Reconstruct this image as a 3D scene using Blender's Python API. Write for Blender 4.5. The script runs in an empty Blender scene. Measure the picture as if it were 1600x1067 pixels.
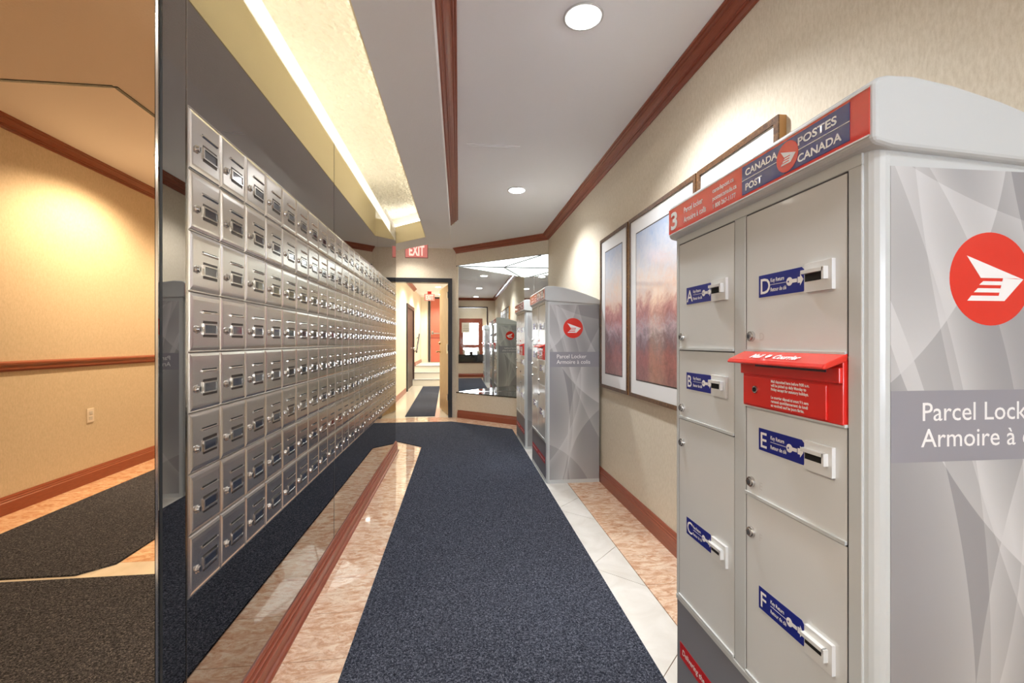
import bpy, bmesh, math, random
from mathutils import Vector, Matrix
random.seed(7)
R = math.radians
scene = bpy.context.scene
COL = scene.collection

# ------------------------------------------------------------------ camera, world, exposure
cd = bpy.data.cameras.new('camera')
cam = bpy.data.objects.new('camera', cd)
COL.objects.link(cam)
cd.sensor_width = 36.0
cd.lens = 36.0 * 711.0 / 1600.0
cd.clip_start = 0.02
cam.location = (0.0, 0.0, 1.2)
cam.rotation_euler = (R(90), 0, -R(6.66))
scene.camera = cam

world = bpy.data.worlds.new('world')
scene.world = world
world.use_nodes = True
world.node_tree.nodes['Background'].inputs[0].default_value = (0.75, 0.85, 1.0, 1)
world.node_tree.nodes['Background'].inputs[1].default_value = 0.6

vs = scene.view_settings
vs.view_transform = 'Standard'
vs.look = 'None'
vs.exposure = 1.78
vs.gamma = 1.0
vs.use_curve_mapping = False
scene.cycles.max_bounces = 10
scene.cycles.diffuse_bounces = 5
scene.cycles.glossy_bounces = 7
scene.cycles.use_adaptive_sampling = True
scene.cycles.adaptive_threshold = 0.045
scene.cycles.caustics_reflective = True
scene.cycles.blur_glossy = 1.5
scene.cycles.caustics_refractive = False
scene.cycles.sample_clamp_indirect = 6.0

P_DOWN = 52.0        # corridor downlights, watts
P_LOBBY = 88.0       # lobby wall downlight and added fill downlights
P_BACK = 60.0        # back corridor downlights
E_TUBE = 3.8        # cove tubes
E_PANEL = 1.1        # niche light panel

# ------------------------------------------------------------------ materials
def lin(c):
    def f(v):
        v /= 255.0
        return v / 12.92 if v <= 0.04045 else ((v + 0.055) / 1.055) ** 2.4
    return (f(c[0]), f(c[1]), f(c[2]), 1.0)

MATS = {}
def mat(name, col, rough=0.5, metal=0.0, spec=0.5, emit=0.0, coat=0.0, ecol=None):
    m = bpy.data.materials.new(name)
    m.use_nodes = True
    b = m.node_tree.nodes['Principled BSDF']
    b.inputs['Base Color'].default_value = lin(col)
    b.inputs['Roughness'].default_value = rough
    b.inputs['Metallic'].default_value = metal
    b.inputs['Specular IOR Level'].default_value = spec
    b.inputs['Coat Weight'].default_value = coat
    b.inputs['Coat Roughness'].default_value = 0.05
    if emit:
        b.inputs['Emission Color'].default_value = lin(ecol or col)
        b.inputs['Emission Strength'].default_value = emit
    MATS[name] = m
    return m

def nodes(m):
    return m.node_tree.nodes, m.node_tree.links, m.node_tree.nodes['Principled BSDF']

def texcoord(m, kind='Object', scale=(1, 1, 1)):
    n, l, b = nodes(m)
    tc = n.new('ShaderNodeTexCoord')
    mp = n.new('ShaderNodeMapping')
    mp.inputs['Scale'].default_value = scale
    l.new(tc.outputs[kind], mp.inputs[0])
    return mp.outputs[0]

def geo_coord(m, scale=(1, 1, 1)):
    n, l, b = nodes(m)
    g = n.new('ShaderNodeNewGeometry')
    mp = n.new('ShaderNodeMapping')
    mp.inputs['Scale'].default_value = scale
    l.new(g.outputs['Position'], mp.inputs[0])
    return mp.outputs[0]

def noise(m, vec, scale, detail=4, rough=0.6, dist=0.0):
    n, l, b = nodes(m)
    t = n.new('ShaderNodeTexNoise')
    t.inputs['Scale'].default_value = scale
    t.inputs['Detail'].default_value = detail
    t.inputs['Roughness'].default_value = rough
    t.inputs['Distortion'].default_value = dist
    l.new(vec, t.inputs['Vector'])
    return t.outputs['Fac']

def ramp(m, fac, stops):
    n, l, b = nodes(m)
    r = n.new('ShaderNodeValToRGB')
    e = r.color_ramp.elements
    while len(e) < len(stops):
        e.new(0.5)
    for i, (p, c) in enumerate(stops):
        e[i].position = p
        e[i].color = lin(c)
    l.new(fac, r.inputs[0])
    return r.outputs[0]

def bump(m, fac, strength, dist):
    n, l, b = nodes(m)
    bp = n.new('ShaderNodeBump')
    bp.inputs['Strength'].default_value = strength
    bp.inputs['Distance'].default_value = dist
    l.new(fac, bp.inputs['Height'])
    l.new(bp.outputs[0], b.inputs['Normal'])

def link_col(m, out):
    n, l, b = nodes(m)
    l.new(out, b.inputs['Base Color'])

# wallpaper
m = mat('wallpaper', (222, 204, 176), 0.75, spec=0.2)
v = geo_coord(m, (1, 1, 0.35))
f1 = noise(m, v, 110, 5, 0.75)
link_col(m, ramp(m, f1, [(0.25, (205, 192, 170)), (0.5, (219, 208, 188)), (0.75, (231, 221, 204))]))
bump(m, f1, 0.12, 0.002)
m = mat('yellow_paint', (236, 216, 170), 0.7, spec=0.2)
m = mat('corridor_paint', (238, 229, 208), 0.6, spec=0.3)
# ceilings
m = mat('ceiling_white', (240, 240, 243), 0.9, spec=0.1)
v = geo_coord(m)
bump(m, noise(m, v, 160, 3), 0.18, 0.003)
m = mat('soffit_white', (242, 240, 240), 0.9, spec=0.1)
v = geo_coord(m)
bump(m, noise(m, v, 130, 3), 0.35, 0.004)
m = mat('fascia_yellow', (246, 232, 194), 0.8, spec=0.15)
v = geo_coord(m)
bump(m, noise(m, v, 120, 3), 0.3, 0.004)
m = mat('stipple_white', (230, 226, 214), 0.95, spec=0.1)
v = geo_coord(m)
# wood
m = mat('red_wood', (140, 66, 42), 0.36, spec=0.5, coat=0.2)
v = geo_coord(m, (8, 0.8, 8))
f1 = noise(m, v, 18, 5, 0.6, 0.3)
link_col(m, ramp(m, f1, [(0.25, (132, 64, 43)), (0.5, (146, 75, 52)), (0.8, (158, 86, 61))]))
m = mat('oak_door', (196, 160, 108), 0.4)
v = geo_coord(m, (5, 5, 0.5))
f1 = noise(m, v, 9, 6, 0.6, 1.2)
link_col(m, ramp(m, f1, [(0.3, (170, 132, 84)), (0.6, (205, 172, 122)), (0.85, (220, 192, 146))]))
m = mat('mahogany', (120, 56, 38), 0.35, coat=0.3)
m = mat('walnut_frame', (96, 68, 46), 0.35, coat=0.2)
v = geo_coord(m, (1, 1, 1))
f1 = noise(m, v, 55, 5, 0.7, 1.0)
link_col(m, ramp(m, f1, [(0.3, (62, 42, 28)), (0.55, (104, 74, 50)), (0.75, (160, 122, 82))]))
m = mat('frame_side', (172, 126, 72), 0.5)
# floor
def marble(name, lo, mid, hi):
    m = mat(name, mid, 0.04, spec=0.55)
    n, l, b = nodes(m)
    oi = n.new('ShaderNodeObjectInfo')
    g = n.new('ShaderNodeNewGeometry')
    ml = n.new('ShaderNodeVectorMath'); ml.operation = 'SCALE'
    cx = n.new('ShaderNodeCombineXYZ')
    l.new(oi.outputs['Random'], cx.inputs[0]); l.new(oi.outputs['Random'], cx.inputs[2])
    l.new(cx.outputs[0], ml.inputs[0]); ml.inputs['Scale'].default_value = 40.0
    ad = n.new('ShaderNodeVectorMath'); ad.operation = 'ADD'
    l.new(g.outputs['Position'], ad.inputs[0]); l.new(ml.outputs[0], ad.inputs[1])
    mp = n.new('ShaderNodeMapping'); mp.inputs['Scale'].default_value = (1.0, 1.9, 1.0)
    l.new(ad.outputs[0], mp.inputs[0])
    f = noise(m, mp.outputs[0], 10, 9, 0.72, 1.4)
    c1 = ramp(m, f, [(0.30, lo), (0.48, mid), (0.60, hi)])
    p = noise(m, mp.outputs[0], 5, 4, 0.6, 2.5)
    mx = n.new('ShaderNodeMix'); mx.data_type = 'RGBA'
    r2 = ramp(m, p, [(0.46, (0, 0, 0)), (0.62, (190, 190, 190))])
    l.new(r2, mx.inputs[0]); l.new(c1, mx.inputs[6]); mx.inputs[7].default_value = lin((246, 224, 200))
    q = noise(m, mp.outputs[0], 13, 5, 0.6, 1.0)
    r3 = ramp(m, q, [(0.478, (0, 0, 0)), (0.497, (170, 170, 170)), (0.516, (0, 0, 0))])
    mx2 = n.new('ShaderNodeMix'); mx2.data_type = 'RGBA'
    l.new(r3, mx2.inputs[0]); l.new(mx.outputs[2], mx2.inputs[6]); mx2.inputs[7].default_value = lin((176, 120, 86))
    l.new(mx2.outputs[2], b.inputs['Base Color'])
    return m
marble('tan_marble', (188, 134, 102), (221, 178, 146), (242, 220, 196))
m = mat('white_tile', (232, 229, 222), 0.06)
v = geo_coord(m)
link_col(m, ramp(m, noise(m, v, 6, 5, 0.6, 0.8), [(0.3, (222, 218, 210)), (0.7, (238, 236, 231))]))
mat('grout', (150, 120, 96), 0.9)
m = mat('cream_floor', (226, 216, 198), 0.15)
m = mat('carpet', (58, 62, 74), 0.98, spec=0.05)
v = geo_coord(m)
f1 = noise(m, v, 130, 4, 0.85, 1.0)
link_col(m, ramp(m, f1, [(0.36, (26, 29, 37)), (0.5, (54, 58, 69)), (0.62, (122, 125, 138))]))
bump(m, noise(m, v, 330, 2, 0.6), 0.7, 0.006)
m = mat('carpet_blue', (62, 68, 84), 0.98, spec=0.05)
# mirrors
mat('grey_mirror', (158, 153, 147), 0.012, 1.0)
mat('bronze_mirror', (246, 218, 180), 0.012, 1.0)
mat('clear_mirror', (226, 228, 224), 0.008, 1.0)
mat('black_glass', (14, 15, 17), 0.03, 0.0, 0.9, coat=1.0)
mat('mirror_edge', (196, 192, 184), 0.12, 1.0)
mat('chrome', (214, 214, 214), 0.12, 1.0)
mat('dark_edge', (40, 44, 46), 0.3)
# stainless
m = mat('stainless', (226, 221, 215), 0.27, 1.0)
v = geo_coord(m, (1, 0.6, 30))
f1 = noise(m, v, 40, 2, 0.5)
n_, l_, b_ = nodes(m)
mr = n_.new('ShaderNodeMapRange')
mr.inputs['To Min'].default_value = 0.2; mr.inputs['To Max'].default_value = 0.28
l_.new(f1, mr.inputs[0]); l_.new(mr.outputs[0], b_.inputs['Roughness'])
mat('stainless_bright', (222, 218, 212), 0.2, 1.0)
mat('stainless_dark', (96, 90, 86), 0.35, 1.0)
mat('slot_black', (12, 12, 13), 0.7)
mat('window_glass', (40, 46, 60), 0.06, 0.0, 0.8, coat=1.0)
mat('lock_steel', (205, 203, 200), 0.2, 1.0)
# lockers
mat('locker_paint', (203, 208, 209), 0.28, spec=0.5, coat=0.25)
mat('locker_door', (220, 223, 223), 0.24, spec=0.5, coat=0.3)
mat('locker_dark', (74, 76, 80), 0.6)
mat('base_grey', (128, 130, 138), 0.45)
mat('band_grey', (150, 150, 158), 0.4)
mat('post_red', (226, 48, 34), 0.26, coat=0.6)
mat('flap_red', (222, 40, 30), 0.35, coat=0.2)
mat('banner_red', (198, 20, 26), 0.4)
mat('label_blue', (24, 38, 138), 0.35)
mat('header_blue', (38, 42, 128), 0.22, coat=0.6)
mat('print_white', (244, 244, 244), 0.5)
mat('white_plastic', (224, 226, 226), 0.25, coat=0.3)
mat('label_grey', (196, 197, 196), 0.3)

# print on the cabinet sides: sweeping translucent light arcs over grey
m = mat('side_print', (186, 186, 187), 0.42)
n, l, b = nodes(m)
tc = n.new('ShaderNodeTexCoord')
sx = n.new('ShaderNodeSeparateXYZ')
l.new(tc.outputs['Object'], sx.inputs[0])
def mth(op, a, bb=None):
    k = n.new('ShaderNodeMath'); k.operation = op
    for i, q in enumerate((a, bb)):
        if q is None: continue
        if isinstance(q, (int, float)): k.inputs[i].default_value = q
        else: l.new(q, k.inputs[i])
    return k.outputs[0]
tot = None
ARCS = [  # centre x, centre z, radius, fade width, amount, sign
    (0.95, 1.52, 0.98, 0.30, 0.55, -1), (-1.6, 0.5, 1.80, 0.16, 0.45, -1), (-1.9, 0.62, 2.13, 0.10, 0.35, 1),
    (2.2, 0.3, 2.02, 0.14, 0.40, -1), (0.9, 0.05, 0.72, 0.28, 0.40, 1), (0.62, 2.6, 1.22, 0.20, 0.35, 1),
    (-0.35, 1.62, 0.62, 0.22, 0.50, -1), (-0.75, 0.9, 1.05, 0.07, 0.35, 1), (1.5, 1.75, 1.25, 0.12, 0.45, 1),
    (-0.2, -0.25, 0.62, 0.30, 0.35, 1), (3.1, 1.9, 3.05, 0.12, 0.35, -1)]
for cx_, cz_, r_, w_, a_, s_ in ARCS:
    dx = mth('SUBTRACT', sx.outputs['X'], cx_)
    dz = mth('SUBTRACT', sx.outputs['Z'], cz_)
    d = mth('SQRT', mth('ADD', mth('MULTIPLY', dx, dx), mth('MULTIPLY', dz, dz)))
    e = mth('MULTIPLY', mth('SUBTRACT', d, r_), s_)
    fade = mth('MAXIMUM', mth('SUBTRACT', 1.0, mth('DIVIDE', mth('ABSOLUTE', e), w_)), 0.0)
    fade = mth('MULTIPLY', fade, fade)
    inside = mth('GREATER_THAN', e, 0.0)
    t = mth('MULTIPLY', mth('MULTIPLY', fade, inside), a_)
    tot = t if tot is None else mth('ADD', tot, t)
link_col(m, ramp(m, mth('MINIMUM', tot, 1.0), [(0.0, (152, 152, 155)), (0.5, (182, 183, 184)), (1.0, (208, 209, 210))]))

mat('mat_white', (240, 240, 240), 0.6)
mat('mat_line', (70, 62, 62), 0.5)
m = mat('art_print', (200, 150, 150), 0.35, coat=0.8)
n, l, b = nodes(m)
vv = geo_coord(m)
sx = n.new('ShaderNodeSeparateXYZ'); l.new(vv, sx.inputs[0])
nz = noise(m, vv, 7, 8, 0.75, 0.8)
hgt = mth('ADD', mth('DIVIDE', mth('SUBTRACT', sx.outputs['Z'], 0.95), 0.98), mth('MULTIPLY', mth('SUBTRACT', nz, 0.5), 0.42))
c1 = ramp(m, hgt, [(0.0, (178, 124, 120)), (0.14, (188, 116, 112)), (0.26, (150, 118, 128)), (0.35, (204, 188, 196)), (0.43, (198, 140, 138)), (0.56, (246, 224, 212)), (0.78, (232, 234, 240)), (1.0, (206, 220, 240))])
nz2 = noise(m, vv, 22, 6, 0.75, 0.8)
mx = n.new('ShaderNodeMix'); mx.data_type = 'RGBA'; mx.blend_type = 'OVERLAY'
mx.inputs[0].default_value = 0.6
l.new(c1, mx.inputs[6]); l.new(ramp(m, nz2, [(0.35, (96, 90, 92)), (0.65, (178, 170, 170))]), mx.inputs[7])
l.new(mx.outputs[2], b.inputs['Base Color'])

mat('light_disc', (255, 255, 255), 0.5, emit=9.0)
mat('light_disc_warm', (255, 244, 226), 0.5, emit=7.0)
mat('trim_white', (214, 214, 214), 0.4)
mat('kerb_lens', (250, 246, 236), 0.5, emit=0.22)  # glow stands in for cove light falling on the kerb
mat('tube', (255, 249, 236), 0.5, emit=E_TUBE)
mat('tube_body', (230, 228, 220), 0.5)
m = mat('panel_glow', (246, 252, 250), 0.3, emit=E_PANEL)
mat('muntin', (60, 68, 66), 0.4)
mat('black_frame', (34, 36, 42), 0.4, coat=0.2)
mat('brown_frame', (60, 40, 36), 0.45)
mat('red_door', (196, 104, 84), 0.5)
mat('red_door_rail', (150, 70, 58), 0.5)
mat('step_white', (228, 224, 214), 0.5)
mat('exit_face', (216, 160, 154), 0.5, emit=0.16, ecol=(230, 120, 112))
mat('exit_letter', (255, 214, 206), 0.5, emit=0.5, ecol=(255, 170, 156))
mat('exit_case', (200, 150, 146), 0.5)
mat('paper', (240, 234, 214), 0.8)
mat('ink', (70, 66, 60), 0.8)
mat('daylight_glass', (226, 236, 250), 0.2, emit=11.0)
mat('ceramic', (214, 206, 192), 0.4)
mat('dark_goods', (60, 46, 38), 0.5)
mat('brass', (190, 160, 108), 0.25, 1.0)
mat('black_metal', (26, 26, 28), 0.4)
mat('outlet_white', (238, 234, 226), 0.4)

# ------------------------------------------------------------------ mesh builder
class MB:
    def __init__(s):
        s.v = []; s.f = []; s.m = []; s.slots = []; s.sm = []
    def slot(s, name):
        if name not in s.slots: s.slots.append(name)
        return s.slots.index(name)
    def add(s, vs, fs, mname, smooth=False):
        o = len(s.v); k = s.slot(mname)
        s.v += [tuple(p) for p in vs]
        for f in fs:
            s.f.append([i + o for i in f]); s.m.append(k); s.sm.append(smooth)
        return s
    def box(s, x0, x1, y0, y1, z0, z1, mname):
        vs = [(x, y, z) for z in (z0, z1) for y in (y0, y1) for x in (x0, x1)]
        return s.add(vs, [(0, 2, 3, 1), (4, 5, 7, 6), (0, 1, 5, 4), (2, 6, 7, 3), (0, 4, 6, 2), (1, 3, 7, 5)], mname)
    def prism(s, poly, z0, z1, mname, axis='z'):
        """poly: CCW (a,b) outline, extruded along an axis: z -> (a,b,z), y -> (a,y,b), x -> (x,a,b)."""
        n = len(poly)
        def P(a, b, t):
            return {'z': (a, b, t), 'y': (a, t, b), 'x': (t, a, b)}[axis]
        vs = [P(a, b, z0) for a, b in poly] + [P(a, b, z1) for a, b in poly]
        fs = [list(range(n))[::-1], list(range(n, 2 * n))]
        fs += [(i, (i + 1) % n, n + (i + 1) % n, n + i) for i in range(n)]
        return s.add(vs, fs, mname)
    def cyl(s, c, axis, r0, r1, h, mname, seg=20, smooth=True, caps=True):
        ax = Vector(axis).normalized()
        t = Vector((0, 0, 1)) if abs(ax.z) < 0.9 else Vector((1, 0, 0))
        a = ax.cross(t).normalized(); b = ax.cross(a)
        c = Vector(c); vs = []
        for k, r in ((0, r0), (h, r1)):
            for i in range(seg):
                q = 2 * math.pi * i / seg
                vs.append(c + ax * k + (a * math.cos(q) + b * math.sin(q)) * r)
        s.add(vs, [(i, i + seg, (i + 1) % seg + seg, (i + 1) % seg) for i in range(seg)], mname, smooth)
        if caps:
            s.add(vs, [list(range(seg)), list(range(seg, 2 * seg))[::-1]], mname)
        return s
    def tube(s, pts, r, mname, seg=8):
        for p, q in zip(pts, pts[1:]):
            d = Vector(q) - Vector(p)
            s.cyl(p, d, r, r, d.length, mname, seg)
        return s
    def ring(s, c, axis, ri, ro, h, mname, seg=28):
        ax = Vector(axis).normalized()
        t = Vector((0, 0, 1)) if abs(ax.z) < 0.9 else Vector((1, 0, 0))
        a = ax.cross(t).normalized(); b = ax.cross(a); c = Vector(c); vs = []
        for k, r in ((0, ro), (h, ro), (h, ri), (0, ri)):
            for i in range(seg):
                q = 2 * math.pi * i / seg
                vs.append(c + ax * k + (a * math.cos(q) + b * math.sin(q)) * r)
        fs = []
        for j in range(4):
            for i in range(seg):
                fs.append((j * seg + i, ((j + 1) % 4) * seg + i, ((j + 1) % 4) * seg + (i + 1) % seg, j * seg + (i + 1) % seg))
        return s.add(vs, fs, mname, True)
    def sweep(s, path, prof, mname, side=1):
        """path: (x,y) polyline; prof: (out, z) outline; out is measured to the left (side=1) of the path."""
        n = len(path); offs = []
        dirs = [(Vector(path[i + 1]) - Vector(path[i])).normalized() for i in range(n - 1)]
        for i in range(n):
            d0 = dirs[max(0, i - 1)]; d1 = dirs[min(n - 2, i)]
            n0 = Vector((-d0.y, d0.x)) * side; n1 = Vector((-d1.y, d1.x)) * side
            mm = (n0 + n1).normalized()
            offs.append(mm / max(0.3, mm.dot(n1)))
        k = len(prof); vs = []
        for i in range(n):
            for (o, z) in prof:
                p = Vector(path[i]) + offs[i] * o
                vs.append((p.x, p.y, z))
        fs = []
        for i in range(n - 1):
            for j in range(k):
                a, b2 = i * k + j, i * k + (j + 1) % k
                fs.append((a, b2, b2 + k, a + k))
        fs.append(list(range(k))); fs.append(list(range((n - 1) * k, n * k))[::-1])
        return s.add(vs, fs, mname)
    def mesh(s, name):
        me = bpy.data.meshes.new(name)
        me.from_pydata(s.v, [], s.f)
        for q in s.slots: me.materials.append(MATS[q])
        me.polygons.foreach_set('material_index', s.m)
        me.polygons.foreach_set('use_smooth', s.sm)
        bm = bmesh.new(); bm.from_mesh(me)
        bmesh.ops.recalc_face_normals(bm, faces=bm.faces)
        bm.to_mesh(me); bm.free()
        me.update()
        return me
    def build(s, name, parent=None, bevel=0.0, seg=2, loc=None):
        o = bpy.data.objects.new(name, s.mesh(name))
        return place(o, parent, bevel, seg, loc)

def place(o, parent=None, bevel=0.0, seg=2, loc=None):
    COL.objects.link(o)
    if parent is not None: o.parent = parent
    if loc is not None: o.location = loc
    if bevel:
        bv = o.modifiers.new('bevel', 'BEVEL')
        bv.width = bevel; bv.segments = seg; bv.limit_method = 'ANGLE'; bv.angle_limit = R(40)
        bv.harden_normals = False
    return o

def tag(o, label=None, cat=None, group=None, kind=None):
    if label: o['label'] = label
    if cat: o['category'] = cat
    if group: o['group'] = group
    if kind: o['kind'] = kind
    return o
def struct(o, label=None):
    o['kind'] = 'structure'
    if label: o['label'] = label
    return o
def empty(name, loc=(0, 0, 0)):
    o = bpy.data.objects.new(name, None)
    o.empty_display_size = 0.1
    o.location = loc
    COL.objects.link(o)
    return o
def copy_tree(o, parent=None):
    c = o.copy(); COL.objects.link(c); c.parent = parent
    for ch in list(o.children): copy_tree(ch, c)
    return c

# text laid on a plane given by its axes
AX_FRONT = ((0, -1, 0), (0, 0, 1), (-1, 0, 0))     # faces -X
AX_NEAR = ((1, 0, 0), (0, 0, 1), (0, -1, 0))       # faces -Y
AX_FAR = ((-1, 0, 0), (0, 0, 1), (0, 1, 0))        # faces +Y
def text_mesh(body, size, mname, origin, axes, width=None, align='LEFT', bold=0.0, shear=0.0, space=1.0):
    cu = bpy.data.curves.new('t', 'FONT')
    cu.body = body; cu.size = size; cu.align_x = align; cu.offset = bold; cu.shear = shear
    cu.space_character = space; cu.resolution_u = 3; cu.fill_mode = 'FRONT'
    ob = bpy.data.objects.new('t', cu); COL.objects.link(ob)
    dg = bpy.context.evaluated_depsgraph_get(); dg.update()
    me = bpy.data.meshes.new_from_object(ob.evaluated_get(dg))
    bpy.data.objects.remove(ob); bpy.data.curves.remove(cu)
    xs = [p.co.x for p in me.vertices]
    sc = 1.0
    if width and xs: sc = width / (max(xs) - min(xs))
    x, y, z = (Vector(a) for a in axes); o = Vector(origin)
    for p in me.vertices:
        q = o + x * (p.co.x * sc) + y * p.co.y
        p.co = q
    me.materials.clear(); me.materials.append(MATS[mname])
    for p in me.polygons: p.material_index = 0
    return me
def text(name, parent, *a, **k):
    me = text_mesh(*a, **k); me.name = name
    return place(bpy.data.objects.new(name, me), parent)
def flat(mb, pts, axes, origin, mname, thick=0.0006):
    """a thin plate: outline pts (u,v) on a plane."""
    x, y, z = (Vector(a) for a in axes); o = Vector(origin); n = len(pts)
    vs = [o + x * u + y * v for u, v in pts] + [o + x * u + y * v + z * thick for u, v in pts]
    fs = [list(range(n))[::-1], list(range(n, 2 * n))] + [(i, (i + 1) % n, n + (i + 1) % n, n + i) for i in range(n)]
    return mb.add(vs, fs, mname)
def circle_pts(r, seg=40, cx=0, cy=0):
    return [(cx + r * math.cos(2 * math.pi * i / seg), cy + r * math.sin(2 * math.pi * i / seg)) for i in range(seg)]
def rect_pts(u0, u1, v0, v1):
    return [(u0, v0), (u1, v0), (u1, v1), (u0, v1)]

# ------------------------------------------------------------------ layout constants (metres; camera stands at x=0, y=0)
XM = -0.690          # mirror wall
XR = 1.220           # right wall
YN = 1.140           # near end of mirror block
YE = 5.130           # far end of mirror block
A = (XR, 6.14)       # oblique wall, right end
B = (-0.04, 7.28)    # oblique wall, left end
ZC = 2.672           # high ceiling
ZS = 2.449           # soffit
XL = -3.13           # lobby far wall
YB = -5.0            # lobby rear wall
XP = -1.25           # passage left wall
YV = -0.92           # end wall behind camera

# ------------------------------------------------------------------ floor
floor = struct(MB().box(XL - 0.2, XR + 0.2, YB - 0.2, 16.2, -0.12, -0.004, 'grout').build('floor'), 'pink and cream marble tile floor')
CARPET = [(-0.42, 0.85), (0.722, 0.85), (0.722, 6.15), (-0.106, 6.84), (-1.22, 6.84), (-1.22, 6.05), (-0.42, 5.25)]
def tile(x0, x1, y0, y1, mname='tan_marble', g=0.0012):
    return MB().box(x0 + g, x1 - g, y0 + g, y1 - g, -0.004, 0.0, mname).build('tile', floor)
S = 0.305
y = 0.565
while y < 5.1:
    tile(XM + 0.0, XM + S, y, y + S); y += S
y = -0.9
while y + S < 5.76:
    tile(0.917, XR, y, y + S); y += S
# far end around the carpet and in front of the door
y = 5.14
for j in range(7):
    for i in range(8):
        x = XP + i * S
        if x > -0.34 and y + S < 6.2 and x + S < 0.7: continue
        if x > 0.5 and y < 5.7: continue
        y1 = min(y + S, 7.275)
        if (x + y) > 7.3: continue
        tile(x, x + S, y, y1)
    y += S
# diamond-set cream tiles beside the carpet, cut to a strip
V0, PER = 2.36, 0.838
x0, x1 = 0.695, 0.915
for k in range(-3, 4):
    yv = V0 + k * PER
    d = x1 - x0
    g = 0.0012
    MB().prism([(x0 + 2 * g, yv), (x1 - g, yv - d + 3 * g), (x1 - g, yv + d - 3 * g)], -0.004, 0.0, 'white_tile').build('tile', floor)
    MB().prism([(x0, yv + 2 * g), (x1 - g, yv + d + g), (x1 - g, yv + PER - d - g), (x0, yv + PER - 2 * g)], -0.004, 0.0, 'white_tile').build('tile', floor)
# lobby behind and left of the camera
for i in range(10):
    tile(-3.1 + i * S, -3.1 + (i + 1) * S, -0.42, -0.25, 'white_tile')
for j in range(14):
    yy = -0.42 - (j + 1) * S
    tile(-3.13, -2.825, yy, yy + S)
    for i in range(5):
        tile(-1.83 + i * S, -1.83 + (i + 1) * S, yy, yy + S)
# passage floor behind the door, vestibule floor behind the end wall
MB().box(-1.25, 0.6, 7.28, 16.0, -0.004, 0.0, 'cream_floor').build('passage_floor', floor)
MB().box(-0.3, XR, -3.4, YV, -0.004, 0.0, 'cream_floor').build('vestibule_floor', floor)

def carpet(name, poly, label, z=0.0, t=0.009):
    o = MB().prism(poly, z, z + t, 'carpet').build(name)
    return tag(o, label, 'carpet')
carpet('runner_carpet', CARPET, 'long charcoal carpet runner between the mailboxes and the parcel lockers')
carpet('lobby_carpet', [(-3.0, -0.25), (0.722, -0.25), (0.722, 0.849), (-3.0, 0.849)], 'dark carpet in the foreground of the bronze mirror reflection')
carpet('side_carpet', [(-2.82, -4.9), (-1.83, -4.9), (-1.83, -0.40), (-1.95, -0.29), (-2.82, -0.29)], 'dark carpet strip beside the far wall in the bronze mirror')
carpet('passage_carpet', [(-0.853, 7.40), (-0.382, 7.40), (-0.502, 12.3), (-0.946, 12.3)], 'grey carpet strip beyond the open doorway')

# ------------------------------------------------------------------ walls
def wall(name, poly, z0=0.0, z1=3.0, mname='wallpaper'):
    return struct(MB().prism(poly, z0, z1, mname).build(name))
wall('wall_right', [(XR, YV - 0.15), (XR + 0.15, YV - 0.15), (XR + 0.15, 7.28), (XR, 7.28)])
wall('wall_lobby_left', [(XL - 0.15, YB), (XL, YB), (XL, 1.3), (XL - 0.15, 1.3)])
wall('wall_lobby_rear', [(XL, YB - 0.15), (-0.3, YB - 0.15), (-0.3, YB), (XL, YB)])
wall('wall_lobby_side', [(-0.3, YB), (-0.2, YB), (-0.2, YV), (-0.3, YV)])
# end wall behind the camera, with its wide framed opening
we = MB()
we.box(-0.3, -0.2, YV - 0.1, YV, 0, 3.0, 'wallpaper')
we.box(0.98, XR, YV - 0.1, YV, 0, 3.0, 'wallpaper')
we.box(-0.2, 0.98, YV - 0.1, YV, 2.38, 3.0, 'wallpaper')
we.box(-0.2, 0.98, YV - 0.1, YV, 0, 0.47, 'wallpaper')
struct(we.build('wall_back'))
fr = MB()
fr.box(0.945, 0.98, YV - 0.11, YV + 0.02, 0.47, 2.38, 'brown_frame')
fr.box(-0.2, -0.165, YV - 0.11, YV + 0.02, 0.47, 2.38, 'brown_frame')
fr.box(-0.165, 0.945, YV - 0.11, YV + 0.02, 2.345, 2.38, 'brown_frame')
fr.box(-0.165, 0.945, YV - 0.11, YV + 0.02, 0.47, 0.50, 'brown_frame')
struct(fr.build('window_1'))
# vestibule beyond
wall('wall_vestibule_rear', [(-0.3, -3.5), (XR + 0.1, -3.5), (XR + 0.1, -3.35), (-0.3, -3.35)])
wall('wall_vestibule_left', [(-0.3, -3.4), (-0.2, -3.4), (-0.2, YV - 0.1), (-0.3, YV - 0.1)])
wall('wall_vestibule_right', [(XR, -3.4), (XR + 0.1, -3.4), (XR + 0.1, YV - 0.1), (XR, YV - 0.1)])

# mirrored block that carries the mailboxes
wl = struct(MB().prism([(XL, YN + 0.012), (XM - 0.008, YN + 0.012), (XM - 0.008, YE), (-1.22, YE + 0.5), (XL, YE + 0.5)], 0, 2.303, 'wallpaper').build('wall_left'), 'mirrored wall behind the mailboxes')
NC, NR = 25, 8
CW, RH = 0.1531, 0.15751
Y0, ZT = 1.2514, 1.8022
ZBOT = ZT - NR * RH
YF = Y0 + NC * CW
for (ya, yb, za, zb) in ((YN, Y0 - 0.004, 0, 2.303), (Y0 - 0.002, 2.630, ZT + 0.003, 2.303), (2.632, 4.0, ZT + 0.003, 2.303), (4.002, YE, ZT + 0.003, 2.303),
                         (Y0 - 0.002, 2.630, 0, ZBOT - 0.003), (2.632, 4.0, 0, ZBOT - 0.003), (4.002, YE, 0, ZBOT - 0.003), (YF + 0.004, YE, ZBOT - 0.002, ZT + 0.002)):
    o = MB().box(XM - 0.008, XM, ya, yb, za, zb, 'grey_mirror').build('mirror_panel', wl)
    o['label'] = 'smoked grey mirror panel'
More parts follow.
